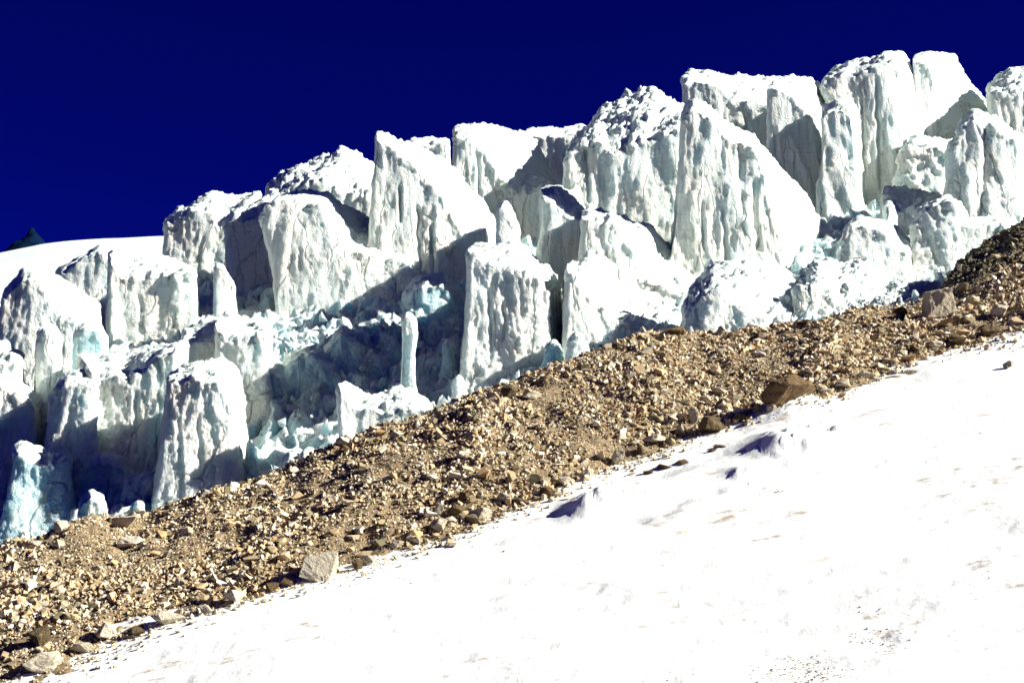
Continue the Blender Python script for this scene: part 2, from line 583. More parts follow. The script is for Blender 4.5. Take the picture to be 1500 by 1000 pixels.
SEED = [0]
def serac(name, label, D, front, back, base, T=5.0, lean=1.5, flute=1.0, lump=1.0, flare=1.5, spread=0.05, rub=0.12, bulge=5.0, cracks=(), snow=1.0,
          mat=None, cat='serac', group=None, res=2.6):
    """front rim left->right, back rim (skyline) right->left, base (xl, yl, xr, yr): photo pixels at distance D (m)"""
    SEED[0] += 1
    so = SEED[0] * 37.7
    q = KP * D
    f3 = lambda p, dd: (p[0], p[1], p[2] if len(p) > 2 else dd)
    fr = [f3(p, 0.0) for p in front]
    bk = [f3(p, T) for p in back][::-1]
    ln = lambda a: sum(math.hypot(a[i + 1][0] - a[i][0], a[i + 1][1] - a[i][1]) for i in range(len(a) - 1))
    n = int(max(12, min(130, max(ln(fr), ln(bk)) / res)))
    F, B = resample(fr, n), resample(bk, n)
    gap = np.hypot(F[:, 0] - B[:, 0], F[:, 1] - B[:, 1]).max()
    k = int(max(8, min(46, max(gap, 0.6 * T / q) / res)))
    Pf = P(F[:, 0], F[:, 1], D + F[:, 2])
    Pb = P(B[:, 0], B[:, 1], D + B[:, 2])
    w = np.linspace(0, 1, k)
    # cap (n x k)
    cap = Pf[:, None, :] * (1 - w)[None, :, None] + Pb[:, None, :] * w[None, :, None]
    cap[:, :, 2] += q * bulge * (4 * w * (1 - w))[None, :]
    cpx = F[:, None, 0] * (1 - w) + B[:, None, 0] * w
    cpy = F[:, None, 1] * (1 - w) + B[:, None, 1] * w
    cdd = F[:, None, 2] * (1 - w) + B[:, None, 2] * w
    ids = np.arange(n * k).reshape(n, k)
    per = np.concatenate([ids[:, 0], ids[-1, 1:], ids[-2::-1, -1], ids[0, -2:0:-1]])
    x0, x1 = min(F[:, 0].min(), B[:, 0].min()), max(F[:, 0].max(), B[:, 0].max())
    rp, ry, rd = cpx.ravel()[per], cpy.ravel()[per], cdd.ravel()[per]
    f = (rp - x0) / max(x1 - x0, 1e-6)
    bw = base[2] - base[0]
    bx = base[0] - spread * bw + (1 + 2 * spread) * bw * f
    by = np.maximum(base[1] + (base[3] - base[1]) * f, ry + 6)
    by = np.maximum(by, g_py(bx, np.full(len(bx), D - lean)) + 22)
    span = max(rd.max() - rd.min(), 1e-6)
    wd = (rd - rd.min()) / span
    rim = cap.reshape(-1, 3)[per]
    bot = P(bx, by, D + rd - lean * (1 - wd) + 1.2 * lean * wd)
    hpx = float(np.max(by - ry))
    m = int(max(6, min(110, hpx / res)))
    t = np.linspace(0, 1, m + 1)[1:]
    tf = t ** flare
    W = np.empty((m, len(per), 3))
    for a in (0, 1):
        W[:, :, a] = rim[None, :, a] * (1 - tf[:, None]) + bot[None, :, a] * tf[:, None]
    W[:, :, 2] = rim[None, :, 2] * (1 - t[:, None]) + bot[None, :, 2] * t[:, None]
    V = np.concatenate([cap.reshape(-1, 3), W.reshape(-1, 3)])
    cf = np.stack([ids[:-1, :-1], ids[1:, :-1], ids[1:, 1:], ids[:-1, 1:]], -1).reshape(-1, 4)
    rows = np.concatenate([per[None, :], n * k + np.arange(m * len(per)).reshape(m, -1)], 0)
    nx_ = np.roll(rows, -1, axis=1)
    wf = np.stack([rows[:-1], rows[1:], nx_[1:], nx_[:-1]], -1).reshape(-1, 4)
    Fc = np.concatenate([cf, wf])
    is_cap = np.zeros(len(V)); is_cap[:n * k] = 1
    N, _ = vnormals(V, Fc)
    pq = V / q + so                                     # pixel units
    V = V + N * (q * lump * 6.0 * fbm(pq * (1 / 60., 1 / 60., 1 / 150.), 2))[:, None]
    # angular facets (broken ice)
    V = V + N * (q * lump * 2.2 * ridged(pq * (1 / 34., 1 / 34., 1 / 120.) + 3, 2))[:, None]
    N, _ = vnormals(V, Fc)
    up = np.clip(N[:, 2], 0, 1)
    steep = np.clip(1.25 - up * 1.7, 0, 1)
    fl = ridged(pq * (1 / 26., 1 / 26., 1 / 260.) + 0.25 * pnoise(pq / 60.)[:, None], 1) * 1.0 \
        + ridged(pq * (1 / 8., 1 / 8., 1 / 150.) + 40, 2) * 1.15
    sn = (np.abs(fbm(pq / 26. + 11, 3)) - 0.3) * 3.6 + ridged(pq / 12. + 5, 2) * 1.0 + fbm(pq / 5. + 19, 2) * 1.2
    b1, e1 = blocks(np.stack([(pq[:, 0] * .85 + pq[:, 1] * .5) / 24., pq[:, 2] / 60.], 1) + 0.25 * pnoise(pq / 25.)[:, None], SEED[0])
    fl = fl + 1.5 * b1 * e1
    b2, e2 = blocks(np.stack([pq[:, 0] / 13., pq[:, 1] / 16.], 1) + 0.3 * fbm(pq / 9., 2)[:, None], SEED[0] + 9)
    b3, e3 = blocks(np.stack([pq[:, 0] / 6., pq[:, 1] / 7.5 + pq[:, 2] / 9.], 1), SEED[0] + 19)
    sn = sn + 2.6 * b2 * e2 + 1.3 * b3 * e3
    if rub:
        b4, e4 = blocks(np.stack([(pq[:, 0] * .9 + pq[:, 1] * .4) / 15., pq[:, 2] / 17.], 1) + 0.3 * fbm(pq / 14., 2)[:, None], SEED[0] + 60)
        b5, e5 = blocks(np.stack([(pq[:, 0] * .9 - pq[:, 1] * .4) / 7., pq[:, 2] / 8.], 1) + 0.3 * fbm(pq / 7., 2)[:, None], SEED[0] + 80)
        fl = fl + rub * (5.0 * b4 * e4 + 3.0 * b5 * e5)
    rough = fbm(pq * (1 / 9., 1 / 9., 1 / 14.) + 70, 2) * 0.4
    d = flute * steep * fl + (1 - steep) * sn * snow + rough
    gp = np.hypot(F[:, 0] - B[:, 0], F[:, 1] - B[:, 1])[:, None] + 6
    ii = np.minimum(np.arange(n), n - 1 - np.arange(n))[:, None] * res
    dist = np.concatenate([np.minimum(np.minimum(w, 1 - w)[None, :] * gp, ii).ravel(), (t[:, None] * np.maximum(by - ry, 6)[None, :]).ravel()])
    d = d + np.exp(-(dist / 9.0) ** 2) * (3.2 * fbm(pq / 15. + 90, 3) + 1.2 * ridged(pq / 8. + 31, 1)) * min(1.0, lump + 0.3)
    for cx, ty0, ty1, wd_, dep in cracks:               # crack: pixel x, from fraction ty0 to ty1 of the wall, width px, depth px
        pu, pv = V[:, 0] / V[:, 1], V[:, 2] / V[:, 1]
        ppx, ppy = px_of(pu, pv)
        wob = 3.0 * pnoise(np.stack([ppy / 22., ppy * 0 + cx, ppy * 0], 1)) + (ppy - ty0) * 0.04
        inside = np.clip((ppy - ty0) / 8, 0, 1) * np.clip((ty1 - ppy) / 8, 0, 1) * (V[:, 1] < D + 0.5 * T) * steep
        d = d - dep * inside * np.exp(-((ppx - cx - wob) / wd_) ** 2)
    V = V + N * (q * d)[:, None]
    N, fn = vnormals(V, Fc)
    fc = V[Fc].mean(axis=1)
    fnoise = fbm(fc / q / 14. + so, 3)
    capf = np.zeros(len(Fc), bool); capf[:len(cf)] = True
    m_sn = np.where(capf, fn[:, 2] + 0.30 * fnoise > 0.22, fn[:, 2] + 0.35 * fnoise > 0.72)
    m_sn = largest(Fc, m_sn, len(V))
    m_sn = ~largest(Fc, ~m_sn, len(V))
    if mat is None:
        mat = M_ICE
    cx, cy = V[:, 0].mean(), V[:, 1].mean()
    root = add_obj(name, None, loc=(cx, cy, V[:, 2].min()))
    root.empty_display_size = 0.5
    off = np.array([cx, cy, V[:, 2].min()])
    tag(root, label, cat, group)
    for nm, msk, mt in (('ice_wall', ~m_sn, mat), ('snow_cap', m_sn, M_SNOWCAP)):
        if msk.sum() < 12:
            continue
        fcs = Fc[msk]
        used, inv = np.unique(fcs, return_inverse=True)
        vv = V[used].copy()
        if nm == 'snow_cap':
            ice_v = np.zeros(len(V), bool); ice_v[Fc[~m_sn].ravel()] = True
            inner = ~ice_v[used]
            vv = vv + np.array([0, 0, 1.0]) * (q * 1.3 * inner)[:, None]
        add_obj(nm, mesh_from(nm, vv - off, inv.reshape(-1, 4), mt), root)
    return root

# ---- skyline row
serac('serac', 'tan ice wedge with a thin layered edge in front of the snowfield', 74,
      [(82, 410), (112, 392), (146, 374), (163, 388)], [(172, 380), (150, 364), (120, 378), (92, 400)], (70, 470, 168, 475), T=3, flute=.6, snow=.6)
serac('serac', 'rounded grey block with lumpy snow crest standing next to the smooth snowfield on the skyline', 80,
      [(244, 335), (262, 322), (282, 314), (307, 315), (318, 330), (332, 330), (348, 316)],
      [(384, 282), (352, 289), (332, 289), (313, 286), (296, 292), (282, 307), (262, 306), (248, 326)], (243, 400, 345, 400), T=5, lump=.8)
serac('serac', 'dark snow-crusted skyline hump behind the arched serac', 86,
      [(394, 292), (420, 285), (452, 272), (480, 270), (500, 285), (520, 290), (548, 285)],
      [(553, 262), (542, 240), (526, 226), (503, 218), (484, 228), (453, 239), (430, 250), (405, 267), (395, 282)], (395, 360, 553, 350), T=7, snow=1.5)
serac('serac', 'small flat-topped ice block peeping over the pointed serac on the skyline', 92,
      [(602, 214), (628, 215), (655, 214)], [(656, 209), (630, 207), (606, 208)], (602, 270, 656, 270), T=4, lump=.4)
serac('serac', 'skyline block with sheer grey wall and snow tongue next to the sharp pointed serac', 76,
      [(667, 200), (684, 206), (702, 218), (718, 240), (738, 266), (758, 284), (798, 281)],
      [(809, 270), (799, 238), (785, 206), (762, 193), (740, 188), (708, 184), (690, 185), (670, 190)], (666, 310, 800, 320), T=6,
      cracks=[(700, 225, 290, 2, 5)])
serac('serac', 'low back wall of ice between two snowy blocks on the skyline', 90,
      [(770, 200), (800, 202), (825, 204), (858, 200)], [(862, 190), (833, 187), (822, 193), (777, 194)], (770, 290, 860, 290), T=4, lump=.5)
serac('serac', 'broad serac with rubbly snow dome and deep shaded right wall', 74,
      [(828, 236), (850, 216), (872, 215), (888, 228), (920, 224), (925, 215), (956, 207), (996, 198)],
      [(1004, 164), (987, 148), (973, 142), (962, 128), (942, 131), (917, 137), (906, 151), (883, 156), (869, 184), (850, 198)],
      (815, 335, 992, 345), T=8, snow=1.7, cracks=[(858, 215, 300, 2, 6), (905, 240, 330, 2, 3)])
serac('serac', 'wide flat-topped block with grey fluted wall behind the great tapered serac', 84,
      [(1003, 124), (1030, 125), (1056, 133), (1068, 148), (1094, 153), (1126, 160)],
      [(1150, 118), (1134, 116), (1100, 113), (1072, 115), (1041, 112), (1012, 109), (1003, 114)], (1000, 240, 1130, 240), T=7,
      cracks=[(1092, 155, 210, 2, 6)])
serac('serac', 'leaning serac with flat beige face and a snow strip down its right edge', 77,
      [(1128, 134), (1158, 142), (1176, 164), (1194, 186), (1212, 228), (1224, 250)],
      [(1252, 262), (1232, 215), (1214, 170), (1205, 128), (1185, 117), (1150, 118)], (1112, 285, 1250, 300), T=6, flute=.6,
      cracks=[(1135, 190, 250, 2, 5)])
serac('serac', 'rounded slab with a hollow in its face against the tall pillar', 74,
      [(1205, 174), (1214, 162), (1236, 160), (1248, 170), (1251, 190)], [(1256, 182), (1251, 164), (1237, 152), (1214, 157)],
      (1200, 270, 1266, 285), T=3, flute=.5, lump=1.3)
serac('serac', 'tallest pillar with dark streaked front and a knob on its top', 80,
      [(1206, 132), (1228, 118), (1256, 110), (1284, 100), (1306, 100), (1320, 112), (1323, 150), (1326, 200)],
      [(1366, 218), (1352, 174), (1334, 108), (1329, 86), (1320, 77), (1310, 78), (1298, 88), (1276, 89), (1254, 92), (1224, 103)],
      (1258, 300, 1340, 300), T=7, flare=0.8, cracks=[(1284, 110, 280, 3, 7), (1262, 140, 260, 2, 4)])
serac('serac', 'smooth snow-white horn with square summit beside the notch on the skyline', 86,
      [(1338, 90), (1358, 96), (1366, 120), (1358, 145), (1356, 168), (1372, 205)],
      [(1450, 165), (1440, 142), (1416, 116), (1405, 94), (1399, 79), (1371, 79), (1345, 85)], (1350, 250, 1460, 240), T=6, snow=.45, lump=.5, flute=.5)
serac('serac', 'rounded snow-topped block beyond the notch, behind the twin-headed serac', 84,
      [(1453, 140), (1475, 143), (1500, 138), (1560, 140)], [(1580, 110), (1500, 96), (1476, 99), (1461, 116), (1453, 132)], (1448, 260, 1590, 260), T=7)

# ---- second row
serac('serac', 'square block with flat snow roof and straight grey wall near the snowfield', 62,
      [(164, 390), (178, 411), (224, 409), (252, 408), (282, 403)], [(284, 398), (262, 388), (241, 378), (213, 369), (180, 368), (162, 374)],
      (165, 525, 288, 520), T=5, lump=.7, cracks=[(205, 430, 500, 3, 4)])
serac('serac', 'leaning grey rib in front of a dark green cleft', 73,
      [(332, 334), (346, 322), (360, 330), (392, 318)], [(408, 285), (392, 284), (372, 300), (350, 312), (338, 322)], (345, 430, 430, 430), T=5, flare=1.0)
serac('serac', 'arched block with rounded left shoulder and broad snow apron falling right', 66,
      [(387, 322), (394, 306), (408, 299), (436, 300), (468, 306), (488, 334), (508, 372), (548, 380), (590, 384)],
      [(596, 372), (579, 346), (534, 320), (500, 298), (478, 284), (453, 283), (428, 287), (404, 292)], (424, 445, 655, 470), T=6, flare=.9,
      cracks=[(438, 360, 400, 2, 5)])
serac('serac', 'sharp pointed serac with sheer cracked face and bright snow ramp', 68,
      [(551, 203), (566, 214), (588, 230), (606, 244), (622, 266), (642, 280), (662, 320), (678, 342), (712, 336)],
      [(724, 326), (716, 308), (690, 277), (670, 252), (640, 233), (612, 214), (586, 212), (566, 204), (556, 199)], (548, 400, 720, 420), T=6,
      cracks=[(585, 270, 330, 2, 6), (612, 300, 400, 2.5, 8), (632, 330, 410, 2.5, 8)])
serac('serac', 'great tapered serac with dirty snow ridge running down to its right', 60,
      [(1003, 176), (1016, 158), (1044, 182), (1072, 208), (1104, 214), (1116, 254), (1122, 298), (1136, 342), (1150, 360)],
      [(1200, 318), (1168, 274), (1140, 246), (1117, 222), (1094, 200), (1069, 183), (1033, 164), (1018, 150), (1006, 158)],
      (978, 400, 1170, 410), T=6, cracks=[(1028, 290, 370, 2, 7), (1060, 300, 390, 2.5, 6), (1106, 260, 380, 4, 8), (1085, 215, 300, 4, 5)])
serac('serac', 'twin-headed grey serac with snowy right tip near the dark stone mound', 65,
      [(1391, 232), (1410, 194), (1426, 178), (1436, 190), (1440, 214), (1452, 184), (1468, 198), (1490, 210)],
      [(1496, 206), (1472, 190), (1456, 172), (1446, 180), (1432, 168), (1412, 182)], (1368, 330, 1500, 330), T=5, lump=1.2)
serac('serac', 'bluish shaded ice block wedged below the tall pillar', 76,
      [(1322, 232), (1346, 226), (1372, 222), (1388, 230)], [(1392, 216), (1370, 206), (1345, 208), (1326, 220)], (1312, 310, 1385, 310), T=4, lump=1.6, rub=1.0)
serac('ice_pinnacle', 'slender leaning grey pinnacle between the square block and the dark cleft', 58,
      [(315, 396), (320, 393), (327, 400), (340, 425)], [(344, 422), (330, 398), (322, 390), (316, 391)], (318, 480, 362, 470), T=2, lump=.3, flute=.4, cat='ice pinnacle')
serac('serac', 'small upright block with rounded snow top below the broad domed serac', 60,
      [(796, 290), (812, 300), (828, 316), (848, 326)], [(858, 318), (852, 302), (838, 288), (814, 277), (799, 281)], (782, 400, 862, 405), T=8)
serac('ice_pinnacle', 'small white-tipped pinnacle left of the upright snow-topped block', 58,
      [(729, 320), (733, 306), (742, 312), (752, 336)], [(760, 336), (748, 308), (740, 299), (733, 302)], (726, 370, 764, 365), T=2, lump=.5, cat='ice pinnacle')
serac('snow_ridge', 'long diagonal snow ridge of rubbly blocks sloping right under the great tapered serac', 55,
      [(858, 328), (885, 336), (895, 326), (908, 350), (925, 372), (935, 412), (985, 432), (1012, 432)],
      [(1038, 408), (1012, 383), (976, 358), (956, 328), (928, 324), (900, 318), (880, 314), (858, 314)], (852, 410, 1040, 450), T=7, snow=1.5, lump=1.3, cat='snow ridge')
serac('serac', 'low block with fluted beige face and snow rim behind the snowy mounds', 52,
      [(1234, 362), (1246, 330), (1268, 336), (1290, 342), (1308, 360), (1326, 376)], [(1336, 362), (1314, 334), (1290, 326), (1272, 328), (1250, 320)],
      (1222, 430, 1354, 440), T=4)
serac('snow_block', 'flat wedge of white snow under the tall dark-streaked pillar', 66,
      [(1296, 305), (1310, 312), (1340, 312), (1365, 300)], [(1380, 296), (1350, 285), (1320, 278), (1298, 276)], (1290, 345, 1385, 345), T=4, cat='snow block', snow=1.4)
serac('serac', 'dark leaning slab with tilted striped face and snow on its right shoulder', 54,
      [(1338, 330), (1362, 312), (1388, 300), (1400, 322)], [(1418, 318), (1406, 300), (1388, 290), (1362, 302)], (1340, 410, 1404, 415), T=3, rub=0.6)
serac('serac', 'low smooth grey ice hump running into the dark stone mound', 54,
      [(1392, 345), (1412, 338), (1440, 336), (1470, 334)], [(1482, 326), (1450, 318), (1420, 322), (1402, 330)], (1380, 420, 1480, 410), T=3, lump=.7)

# ---- lower row
serac('serac', 'grey cone with a snow gully down its front below the snowfield', 56,
      [(6, 446), (24, 420), (48, 408), (70, 440), (88, 468), (112, 470)], [(144, 446), (120, 430), (90, 410), (60, 402), (40, 402), (14, 426)],
      (-10, 520, 165, 520), T=4)
serac('serac', 'fluted block with ragged snow roof above the rounded bluish ice knob', 46,
      [(134, 548), (150, 562), (166, 556), (190, 566), (206, 546), (236, 524), (258, 516)], [(272, 504), (224, 511), (182, 517), (146, 525), (116, 524)],
      (134, 690, 250, 690), T=4, flute=1.6, cracks=[(198, 570, 670, 3, 6)])
serac('ice_buttress', 'narrow fluted buttress with a groove beside the ragged-roofed block', 45,
      [(78, 592), (88, 572), (102, 562), (120, 568), (138, 566)], [(140, 552), (120, 545), (98, 550), (84, 572)], (64, 695, 142, 695), T=3, flute=1.6,
      cat='ice buttress', cracks=[(102, 590, 680, 3, 6)])
serac('ice_buttress', 'pale rounded buttress of ice above the blue pit', 46,
      [(-80, 575), (-30, 560), (0, 563), (18, 576), (44, 600)], [(60, 590), (30, 560), (4, 548), (-40, 545), (-80, 560)], (-90, 690, 78, 690), T=4, flute=1.3, cat='ice buttress')
serac('serac', 'tall fluted block with snow slab on top standing just behind the stones', 40.5,
      [(250, 560), (264, 562), (284, 552), (300, 562), (318, 560), (332, 590), (338, 612)], [(354, 590), (350, 556), (345, 540), (328, 528), (300, 533), (268, 538), (254, 550)],
      (228, 770, 384, 745), T=4.5, flute=2.0, cracks=[(262, 610, 740, 3, 6), (290, 600, 740, 3, 5), (312, 620, 740, 2, 4)])
serac('snow_block', 'lumpy white snow block perched above the tall fluted block', 50,
      [(318, 488), (345, 506), (375, 502), (390, 494)], [(394, 484), (384, 474), (360, 468), (340, 464), (322, 466)], (308, 555, 400, 550), T=3, snow=1.5, cat='snow block')
serac('snow_block', 'small snow lump touching the lumpy white snow block', 51,
      [(270, 500), (290, 506), (316, 500)], [(318, 470), (305, 468), (286, 478), (272, 490)], (262, 550, 322, 550), T=3, snow=1.4, cat='snow block')
serac('serac', 'upright block with lumpy snow crown, cracked face and low right shoulder', 47,
      [(690, 378), (704, 388), (720, 394), (740, 394), (762, 404), (784, 408), (800, 430)],
      [(820, 420), (802, 394), (788, 392), (772, 367), (754, 357), (728, 361), (702, 361), (692, 368)], (682, 600, 832, 560), T=9, snow=1.4, flute=1.5,
      cracks=[(716, 420, 530, 3, 9), (738, 440, 500, 2.5, 8), (762, 405, 470, 2, 5)])
serac('serac', 'bulky snow-plastered block leaning right just above the stones', 47,
      [(833, 402), (846, 418), (866, 440), (890, 466), (926, 482), (962, 492), (990, 490)],
      [(1000, 464), (992, 450), (958, 434), (924, 422), (904, 410), (899, 390), (882, 378), (864, 372), (854, 386), (838, 388)],
      (832, 540, 1000, 520), T=7, snow=1.6)
serac('snow_mound', 'bright rounded snow mound with shaded left flank beside the stones', 44,
      [(1004, 466), (1030, 440), (1050, 432), (1075, 446), (1110, 470), (1160, 478)], [(1182, 436), (1160, 402), (1130, 388), (1090, 382), (1048, 392), (1020, 420)],
      (994, 520, 1190, 500), T=4, snow=1.5, lump=1.3, cat='snow mound')
serac('snow_mound', 'low jagged snow heap between the bright mound and the pale boulder', 45,
      [(1170, 436), (1196, 430), (1225, 446), (1262, 452), (1320, 446)], [(1372, 420), (1340, 416), (1310, 424), (1286, 396), (1266, 384), (1240, 388), (1216, 382), (1192, 384), (1176, 410)],
      (1165, 500, 1370, 480), T=4, snow=1.8, lump=1.4, cat='snow mound')
serac('ice_pinnacle', 'lone thin white ice needle rising from the blue hollow', 44,
      [(591, 478), (594, 468), (600, 468), (605, 490)], [(607, 486), (602, 466), (597, 463), (593, 466)], (574, 592, 624, 594), T=0.7, lump=.7, flute=.6, flare=2.8, lean=.3,
      cat='ice pinnacle', res=1.8)
serac('serac', 'low white block with pointed left corner on the crest of stones', 39,
      [(499, 574), (510, 590), (524, 604), (545, 600), (562, 606), (590, 602), (625, 602)], [(630, 594), (600, 574), (582, 571), (562, 580), (543, 582), (526, 578), (508, 568), (500, 569)],
      (514, 670, 630, 640), T=2.2, snow=1.2)
serac('ice_block', 'small white ice lump with three points at the crest of stones', 37.2,
      [(416, 690), (424, 676), (436, 684), (446, 672), (462, 690)], [(466, 682), (454, 664), (444, 672), (430, 666), (420, 676)], (410, 715, 470, 712), T=1.2, lump=1.2, res=1.8, cat='ice block')
serac('ice_slab', 'wedge-shaped smooth slab leaning in the blue hollow', 53,
      [(478, 520), (500, 490), (512, 500), (530, 512), (556, 540)], [(562, 534), (530, 506), (510, 492), (500, 485), (486, 502)], (440, 600, 600, 590), T=2.5, mat=M_BLUE, lump=1.2, lean=2.5, rub=0.9, cat='ice slab')
serac('ice_slab', 'tall pointed slab of blue ice right of the tall fluted block', 50,
      [(352, 590), (370, 545), (384, 526), (402, 548), (420, 580)], [(424, 572), (404, 540), (386, 520), (372, 536)], (330, 740, 470, 730), T=2.5, mat=M_BLUE, flute=1.2, lump=1.4, lean=2.0, rub=0.9, cat='ice slab')
serac('ice_slab', 'broad shaded blue ice wall between the pointed slab and the low white block', 51,
      [(404, 560), (430, 540), (455, 522), (478, 540), (500, 570), (520, 580)], [(524, 570), (500, 552), (476, 526), (456, 514), (430, 528)], (370, 730, 560, 690), T=3, mat=M_BLUE, flute=1.0, lump=1.6, lean=2.0, rub=0.9, cat='ice slab')
serac('ice_buttress', 'thin lit pillar standing in the blue pit', 41.0,
      [(24, 672), (32, 664), (42, 676), (60, 690), (96, 680)], [(104, 668), (70, 664), (44, 658), (30, 658)], (-10, 830, 120, 830), T=2.2, mat=M_BLUE, flute=1.3, lump=1.1, lean=1.6, rub=0.25, cat='ice buttress')
serac('ice_block', 'rounded bluish ice knob under the ragged-roofed block', 42.5,
      [(118, 696), (132, 682), (156, 676), (178, 690), (188, 708)], [(190, 698), (176, 676), (152, 668), (130, 672)], (98, 770, 225, 770), T=2, mat=M_BLUE, lump=1.5, lean=1.6, rub=0.9, cat='ice block')
serac('ice_pinnacle', 'little grey ice cone poking up behind the peaked pale boulder', 36.5,
      [(118, 748), (132, 728), (146, 738), (152, 752)], [(154, 744), (146, 728), (134, 722), (124, 734)], (108, 790, 162, 790), T=1, mat=M_ICE, lump=.6, flute=1.2, cat='ice pinnacle')
serac('serac', 'tapering grey mass of ice at the foot of the pointed serac', 58,
      [(596, 446), (622, 424), (648, 420), (672, 438), (692, 462)], [(696, 448), (672, 424), (648, 408), (622, 412), (604, 432)], (570, 500, 710, 510), T=3, mat=M_BLUE, lump=1.6, lean=2.0, rub=1.0)
serac('serac', 'rounded knob of grey ice below the snow gully cone', 51,
      [(114, 500), (124, 488), (140, 490), (150, 506)], [(152, 496), (138, 482), (122, 482)], (108, 545, 160, 548), T=2, mat=M_BLUE)
serac('snow_block', 'small snow cone under the snow gully cone', 49,
      [(60, 500), (68, 494), (84, 502)], [(84, 496), (72, 484), (64, 484)], (50, 540, 92, 540), T=1.6, cat='snow block')
serac('snow_block', 'white snow boss above the pale rounded buttress', 48,
      [(-40, 535), (0, 536), (24, 538)], [(34, 522), (18, 508), (0, 505), (-30, 510)], (-50, 590, 45, 590), T=2.5, cat='snow block', snow=1.4)
for x, y, w, h, D, mt, lab in [(656, 502, 20, 70, 50, M_BLUE, 'thin bluish ice spike left of the cracked upright serac'),
                           (672, 556, 26, 60, 42.5, M_ICE, 'short grey ice cone at the crest of stones left of the cracked upright serac'),
                           (812, 505, 34, 60, 45.5, M_BLUE, 'leaning ice fin at the foot of the cracked upright serac'),
                           (846, 495, 40, 60, 44.5, M_ICE, 'ice fin between the cracked upright serac and the snow-plastered block'),
                           (1302, 300, 16, 40, 63, M_ICE, 'small white ice tooth right of the low fluted beige block'),
                           (204, 742, 24, 40, 39, M_BLUE, 'small blue ice tooth behind the peaked pale boulder')]:
    serac('ice_fin', lab, D, [(x - w * .22, y + 12), (x - w * .06, y + 2), (x + w * .1, y + 9), (x + w * .3, y + 22)], [(x + w * .25, y + 14), (x + w * .05, y), (x - w * .12, y + 3)],
          (x - w, y + h, x + w * 1.2, y + h), T=0.8, mat=mt, lump=.9, flare=1.3, cat='ice fin', res=1.8)

# ------------------------------------------------------------------ loose ice chunks
def hull_mesh(name, pts, mat, flat=True, sub=0):
    import bmesh
    bm = bmesh.new()
    for p in pts:
        bm.verts.new(p)
    r = bmesh.ops.convex_hull(bm, input=bm.verts)
    junk = [v for v in bm.verts if not v.link_faces]
    bmesh.ops.delete(bm, geom=junk, context='VERTS')
    if sub:
        bmesh.ops.bevel(bm, geom=list(bm.edges), offset=0.03, segments=1, affect='EDGES')
        bmesh.ops.triangulate(bm, faces=bm.faces)
        for _ in range(sub):
            bmesh.ops.subdivide_edges(bm, edges=[e for e in bm.edges if e.calc_length() > 0.12], cuts=1, use_grid_fill=True)
            bmesh.ops.triangulate(bm, faces=bm.faces)
        co = np.array([v.co for v in bm.verts])
        d = 0.045 * fbm(co * 2.2 + random.random() * 50, 4, 0.6)
        bm.normal_update()
        for v, a in zip(bm.verts, d):
            v.co += v.normal * float(a)
    bmesh.ops.recalc_face_normals(bm, faces=bm.faces)
    me = bpy.data.meshes.new(name)
    bm.to_mesh(me)
    bm.free()
    me.materials.append(mat)
    for p in me.polygons:
        p.use_smooth = not flat
    return me

rng = np.random.RandomState(11)
def rand_pts(n, flat=0.75):
    p = rng.normal(size=(n, 3))
    p /= np.linalg.norm(p, axis=1)[:, None]
    p *= rng.uniform(0.75, 1.1, size=(n, 1))
    p[:, 2] *= flat
    return p

chunk_meshes = [hull_mesh('ice_chunk', rand_pts(11, 0.85), M_RUBBLE) for _ in range(8)]
zones = [(370, 690, 415, 560, 47, 60, 70, 'jagged ice chunk in the blue rubble hollow', 'ice chunks in the blue rubble hollow'),
         (1180, 1330, 290, 370, 54, 68, 34, 'loose ice chunk in the jumble right of the great tapered serac', 'ice chunks right of the great tapered serac'),
         (1290, 1480, 290, 345, 54, 60, 26, 'loose ice chunk heaped below the twin-headed serac', 'ice chunks below the twin-headed serac'),
         (0, 260, 470, 560, 50, 60, 22, 'loose ice chunk on the terrace under the square snow-roofed block', 'ice chunks on the terrace under the square block')]
gverts = None
for x0, x1, y0, y1, d0, d1, cnt, lab, grp in zones:
    for _ in range(cnt):
        px = rng.uniform(x0, x1)
        D = rng.uniform(d0, d1)
        py = g_py(np.array([px]), np.array([D]))[0]
        s = KP * D * rng.choice([4, 5, 6, 8, 10])
        o = add_obj('ice_chunk', chunk_meshes[rng.randint(8)])
        o.location = P(np.array([px]), np.array([py]), D)[0] + np.array([0, 0, 0.45 + 0.3 * s])
        o.scale = (s, s, s * rng.uniform(.7, 1.4))
        o.rotation_euler = tuple(rng.uniform(0, 6.28, 3))
        tag(o, lab, 'ice chunk', grp)

# ------------------------------------------------------------------ boulders and stones
random.seed(5)
def boulder(px, py, w, h, mat, label, group=None, name='boulder', npts=11, yaw=None, sink=0.12, rnd=False, blk=False):
    """px, py: foot of the boulder in the photo; w, h its size in photo pixels"""
    p = ground_hit(px, py)
    q = KP * p.y
    pts = rand_pts(npts, 1.0)
    if blk:
        c8 = np.array([(a, b, c) for a in (-.8, .8) for b in (-.8, .8) for c in (-.8, .8)])
        pts = np.concatenate([c8 + rng.uniform(-.28, .28, c8.shape), rand_pts(5, 1.0)])
    if rnd:
        pts /= np.linalg.norm(pts, axis=1)[:, None]
    o = add_obj(name, hull_mesh(name, pts, mat, flat=True, sub=3))
    W, H = w * q / 2, h * q / 2
    o.scale = (W, W * 0.85, H)
    o.rotation_euler = (0, 0, 0)
    o.location = (p.x, p.y + W * 0.35, p.z + H * (1 - 2 * sink))
    tag(o, label, 'boulder', group)
    return o

